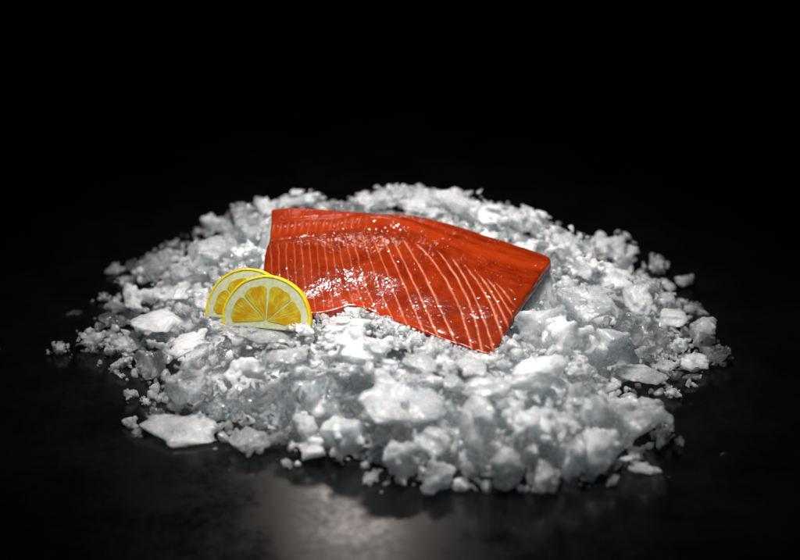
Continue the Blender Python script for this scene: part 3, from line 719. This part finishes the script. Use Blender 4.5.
random.seed(99)
xs = [p_[0] for p_ in HEAP]; ys = [p_[1] for p_ in HEAP]
HEAPED = []; made = 0; TARGET = 225
KW = {'jagged': 'jagged', 'rounded': 'rounded', 'flat': 'flat', 'blocky': 'squared', 'granular': 'crumbly', 'shard': 'sharp'}
for size_pass in ((0.020, 0.015, 40), (0.015, 0.011, 80), (0.011, 0.0075, 120), (0.0085, 0.005, 400)):
    tries = 0; cnt = 0
    while tries < 4000 and made < TARGET and cnt < size_pass[2]:
        tries += 1
        x = random.uniform(min(xs), max(xs)); y = random.uniform(min(ys), max(ys) if random.random() < .45 else -0.03); r = random.uniform(size_pass[1], size_pass[0])
        px0, py0 = to_px((x, y, 0.03))
        # left shoulder is finer stuff, front is coarser
        lim = 0.0165 if px0 < 330 and py0 < 400 else (0.019 if px0 > 600 else 0.03)
        if r > lim: continue
        dd = float(pd(HEAP, x, y)); ins = inside(HEAP, x, y)
        if not ins and (dd > 0.016 or r > 0.008 or random.random() < 0.5): continue
        if ins and dd < r*0.5: continue
        z = max(float(heap_h(x, y))+r*(random.uniform(-.05, .35) if r < .015 else random.uniform(.25, .7)), r*0.55)
        if any((x-a_)**2+(y-b2_)**2+((z-_z)*1.1)**2 < (0.58*(r+c_))**2 for a_, b2_, c_, _z in placed): continue
        pc = to_px((x, y, z))
        if any(((pc[0]-l[0])/(l[2]*.5+r/PXM*.4))**2+((pc[1]-l[1])/(l[3]*.5+r/PXM*.5))**2 < 1 for l in LAND): continue
        q = lower_for_occlusion((x, y, z), r)
        if q is None: continue
        zf = FP[2]+(y-FP[1])*math.tan(TILT); qp = to_px((x, y, zf))
        if inside(FPOLY, *qp) and polydist(FPOLY, [qp[0]], [qp[1]])[0] > 4: continue       # hidden under the fillet
        if q[2] < z-0.02: continue
        pp = to_px(q)
        if not sky_ok(*pp, r/PXM): continue
        if inside(FPOLY, *pp) and polydist(FPOLY, [pp[0]], [pp[1]])[0] > r/PXM: continue
        leftish = pp[0] < 300 and pp[1] < 400
        kind = random.choices(['jagged', 'rounded', 'flat', 'blocky', 'granular', 'shard'], [3, 0.4, 3, 2, 3, 2.5] if (leftish or pp[0] > 600) else [3, 2.4, 1.6, 2, 3, .5])[0]
        if dd < 0.03: mat = random.choices(['frosted', 'clear', 'snowy'], [4, 5, 0.3])[0]
        else: mat = random.choices(['frosted', 'clear', 'snowy'], [5, 2.0, 2.4])[0]
        fl = random.uniform(.6, .85)
        r *= 1.2; sc = (r*random.uniform(.95, 1.25), r*random.uniform(.8, 1.05), r*fl*(1.5 if kind in ('flat', 'shard') else 1.15))
        rot = (random.uniform(-.5, .5), random.uniform(-.5, .5), random.uniform(0, 6.28))
        size = 'small' if r < 0.009 else 'mid sized' if r < 0.0135 else 'large'
        fin = {'frosted': 'frosted', 'clear': 'glassy', 'snowy': 'white'}[mat]
        label = f"{size} {KW[kind]} {fin} ice piece {where(*pp)}"
        HEAPED.append((pp, label, put_ice(kind, random.randrange(9), mat, q.tolist(), sc, rot, label, 'ice pieces packed in the heap')))
        placed.append((x, y, r, q[2])); made += 1; cnt += 1; last = (size_pass, cnt, tries)
byl = {}
for h_ in HEAPED: byl.setdefault(h_[1], []).append(h_)
for lab, hs in byl.items():                      # twins are told apart by their order
    if len(hs) > 1:
        hs.sort(key=lambda h: h[0][0]); nm = {2: ('left one', 'right one'), 3: ('leftmost', 'middle one', 'rightmost')}.get(len(hs), ('leftmost', 'second from left', 'third from left', 'fourth from left', 'fifth from left'))
        for h_, t_ in zip(hs, nm): h_[2]['label'] = lab.replace(' ice piece', ' ice')+', '+t_
print('ICE', last, made, len(placed))

# ---- the uncountable crumbs and slush between the pieces
random.seed(5)
gs = 0.0045; nx = int((max(xs)-min(xs))/gs)+2; ny = int((max(ys)-min(ys))/gs)+2
gx = min(xs)+np.arange(nx)*gs; gy = min(ys)+np.arange(ny)*gs
GX, GY = np.meshgrid(gx, gy, indexing='ij'); GH = heap_h(GX, GY)*0.82-0.017+0.007*fbm(GX*60, GY*60, 4, 8)
zf_ = FP[2]+(GY-FP[1])*math.tan(TILT); qd_ = np.stack([GX, GY, zf_], -1)-CAM; kk = qd_@FWD; qx = 400+F*(qd_@RIGHT)/kk; qy = 280-F*(qd_@UP)/kk
de_ = np.where(inside_np(FPOLY, qx, qy), 0, polydist(FPOLY, qx, qy))*PXM
GH = np.maximum(GH, zf_-0.0125-2.2*de_+0.002*fbm(GX*200, GY*200, 2, 3))
GI = inside_np(HEAP, GX, GY)&(GH > 0.001)
for i in range(nx):
    for j in range(ny):
        if GI[i, j]: GH[i, j] = cap(GX[i, j], GY[i, j], GH[i, j], 0.0125)
GH = np.where(GI, np.maximum(GH, 0.0), -0.002)
vi = np.arange(nx*ny).reshape(nx, ny)
qd = np.stack([vi[:-1, :-1], vi[1:, :-1], vi[1:, 1:], vi[:-1, 1:]], -1)
keep = (GI[:-1, :-1] | GI[1:, :-1] | GI[1:, 1:] | GI[:-1, 1:])
Vb = np.stack([GX, GY, GH], -1).reshape(-1, 3); Fb = qd[keep].reshape(-1, 4)
mb_ = np_mesh('slush', Vb, Fb)
bm = bmesh.new(); bm.from_mesh(mb_); bmesh.ops.delete(bm, geom=[v_ for v_ in bm.verts if not v_.link_faces], context='VERTS'); bm.to_mesh(mb_); bm.free()
tag(mesh_obj('slush', mb_, SLUSH), 'packed slush filling the gaps between the ice pieces of the heap', 'slush', kind='stuff')
# crumbs
protoV, protoF = [], []
for s_ in range(14):
    random.seed(900+s_)
    b0 = hull_pts(random.choice((9, 11, 14)), (1, random.uniform(.55, .9), random.uniform(.3, .7)))
    bmesh.ops.subdivide_edges(b0, edges=b0.edges, cuts=1, use_grid_fill=True, smooth=0.12)
    bmesh.ops.triangulate(b0, faces=b0.faces)
    b0.verts.ensure_lookup_table(); b0.verts.index_update()
    protoV.append(np.array([v_.co[:] for v_ in b0.verts])); protoF.append(np.array([[v_.index for v_ in f_.verts] for f_ in b0.faces])); b0.free()
def crumbs(name, n, rlo, rhi, mat, label, spread_out, seed, lift):
    random.seed(seed); Vc, Fc, off, done = [], [], 0, 0
    while done < n:
        x = random.uniform(min(xs)-.03, max(xs)+.03); y = random.uniform(min(ys)-.03, max(ys)+.03)
        ins = inside(HEAP, x, y); dd = float(pd(HEAP, x, y))
        if not ins and (dd > 0.022 or random.random() > spread_out*math.exp(-dd/0.008)): continue
        r = rlo+(rhi-rlo)*random.random()**2
        if not ins: r *= 0.7
        z = max(float(heap_h(x, y))+random.uniform(-.012, lift), r*0.35)
        zf = FP[2]+(y-FP[1])*math.tan(TILT); qp = to_px((x, y, zf))
        if inside(FPOLY, *qp) and polydist(FPOLY, [qp[0]], [qp[1]])[0] > 3: continue
        pc = to_px((x, y, z))
        if not sky_ok(*pc, r/PXM): continue
        if any(((pc[0]-l[0])/(l[2]*.5))**2+((pc[1]-l[1])/(l[3]*.5))**2 < 0.8 for l in LAND) and random.random() < .8: continue
        q = lower_for_occlusion((x, y, z), r)
        if q is None: continue
        k_ = random.randrange(14)
        M = np.array((rand_rot() @ Matrix.Diagonal((r, r, r, 1))).to_3x3())
        Vc.append(protoV[k_]@M.T+q); Fc.append(protoF[k_]+off); off += len(protoV[k_]); done += 1
    return tag(mesh_obj(name, np_mesh(name, np.vstack(Vc), np.vstack(Fc), smooth=False), mat), label, 'crushed ice', kind='stuff')
crumbs('crushed_ice', 1500, 0.003, 0.0085, ICE, 'countless frosted ice crumbs scattered over and between the larger pieces', 0.14, 21, 0.0)
crumbs('clear_ice_grains', 600, 0.0018, 0.005, ICE_CLEAR, 'countless tiny clear ice grains glinting on the heap and along its foot', 0.4, 22, 0.006)

# ---- stray droplets of melt water on the tabletop
m, N, L, B = new_mat('melt_water'); B.inputs['Base Color'].default_value = (1, 1, 1, 1); B.inputs['Transmission Weight'].default_value = 1; B.inputs['Roughness'].default_value = 0.02; B.inputs['IOR'].default_value = 1.33
bm = bmesh.new(); bmesh.ops.create_uvsphere(bm, u_segments=20, v_segments=12, radius=1.0)
for v_ in bm.verts:
    v_.co.z = max(v_.co.z, -0.12)*0.45+0.05
me = bpy.data.meshes.new('water_drop'); bm.to_mesh(me); bm.free(); me.materials.append(m)
for p_ in me.polygons: p_.use_smooth = True
DR = [(2, 350, 2.4, 'water drop at the left border of the picture, alone on the table'), (721, 453, 2.2, 'water drop on bare table at the lower right, away from the heap'),
      (136, 430, 2.4, 'water drop beside the left end of the long flat ice slab'), (297, 152, 2.2, 'faint water drop far back on the black table, behind the heap'),
      (106, 287, 1.8, None), (111, 297, 1.6, None), (98, 364, 1.5, None), (128, 402, 1.7, None), (676, 392, 1.6, None), (690, 404, 1.2, None), (668, 476, 1.5, None), (230, 470, 1.2, None)]
nm_ = {(106, 287): 'small water drop below the oval pebble at the upper left', (111, 297): 'tiny water drop touching the broad grey lump at the upper left', (98, 364): 'tiny water drop below the nugget at the left tip', (128, 402): 'small water drop left of the large jagged chunk',
       (676, 392): 'small water drop right of the large squared slab', (690, 404): 'tiny water drop out on the table right of the squared slab', (668, 476): 'small water drop right of the finger shaped ice piece', (230, 470): 'tiny water drop in front of the wedge shaped ice piece'}
for px, py, s, lab in DR:
    o = bpy.data.objects.new('water_drop', me); COL.objects.link(o); p = at_z(px, py, 0.0002)
    o.location = p.tolist(); o.scale = (s*PXM*1.2, s*PXM, s*PXM*0.9); o.rotation_euler = (0, 0, px)
    tag(o, lab or nm_[(px, py)], 'water drop', 'water drops on the tabletop')
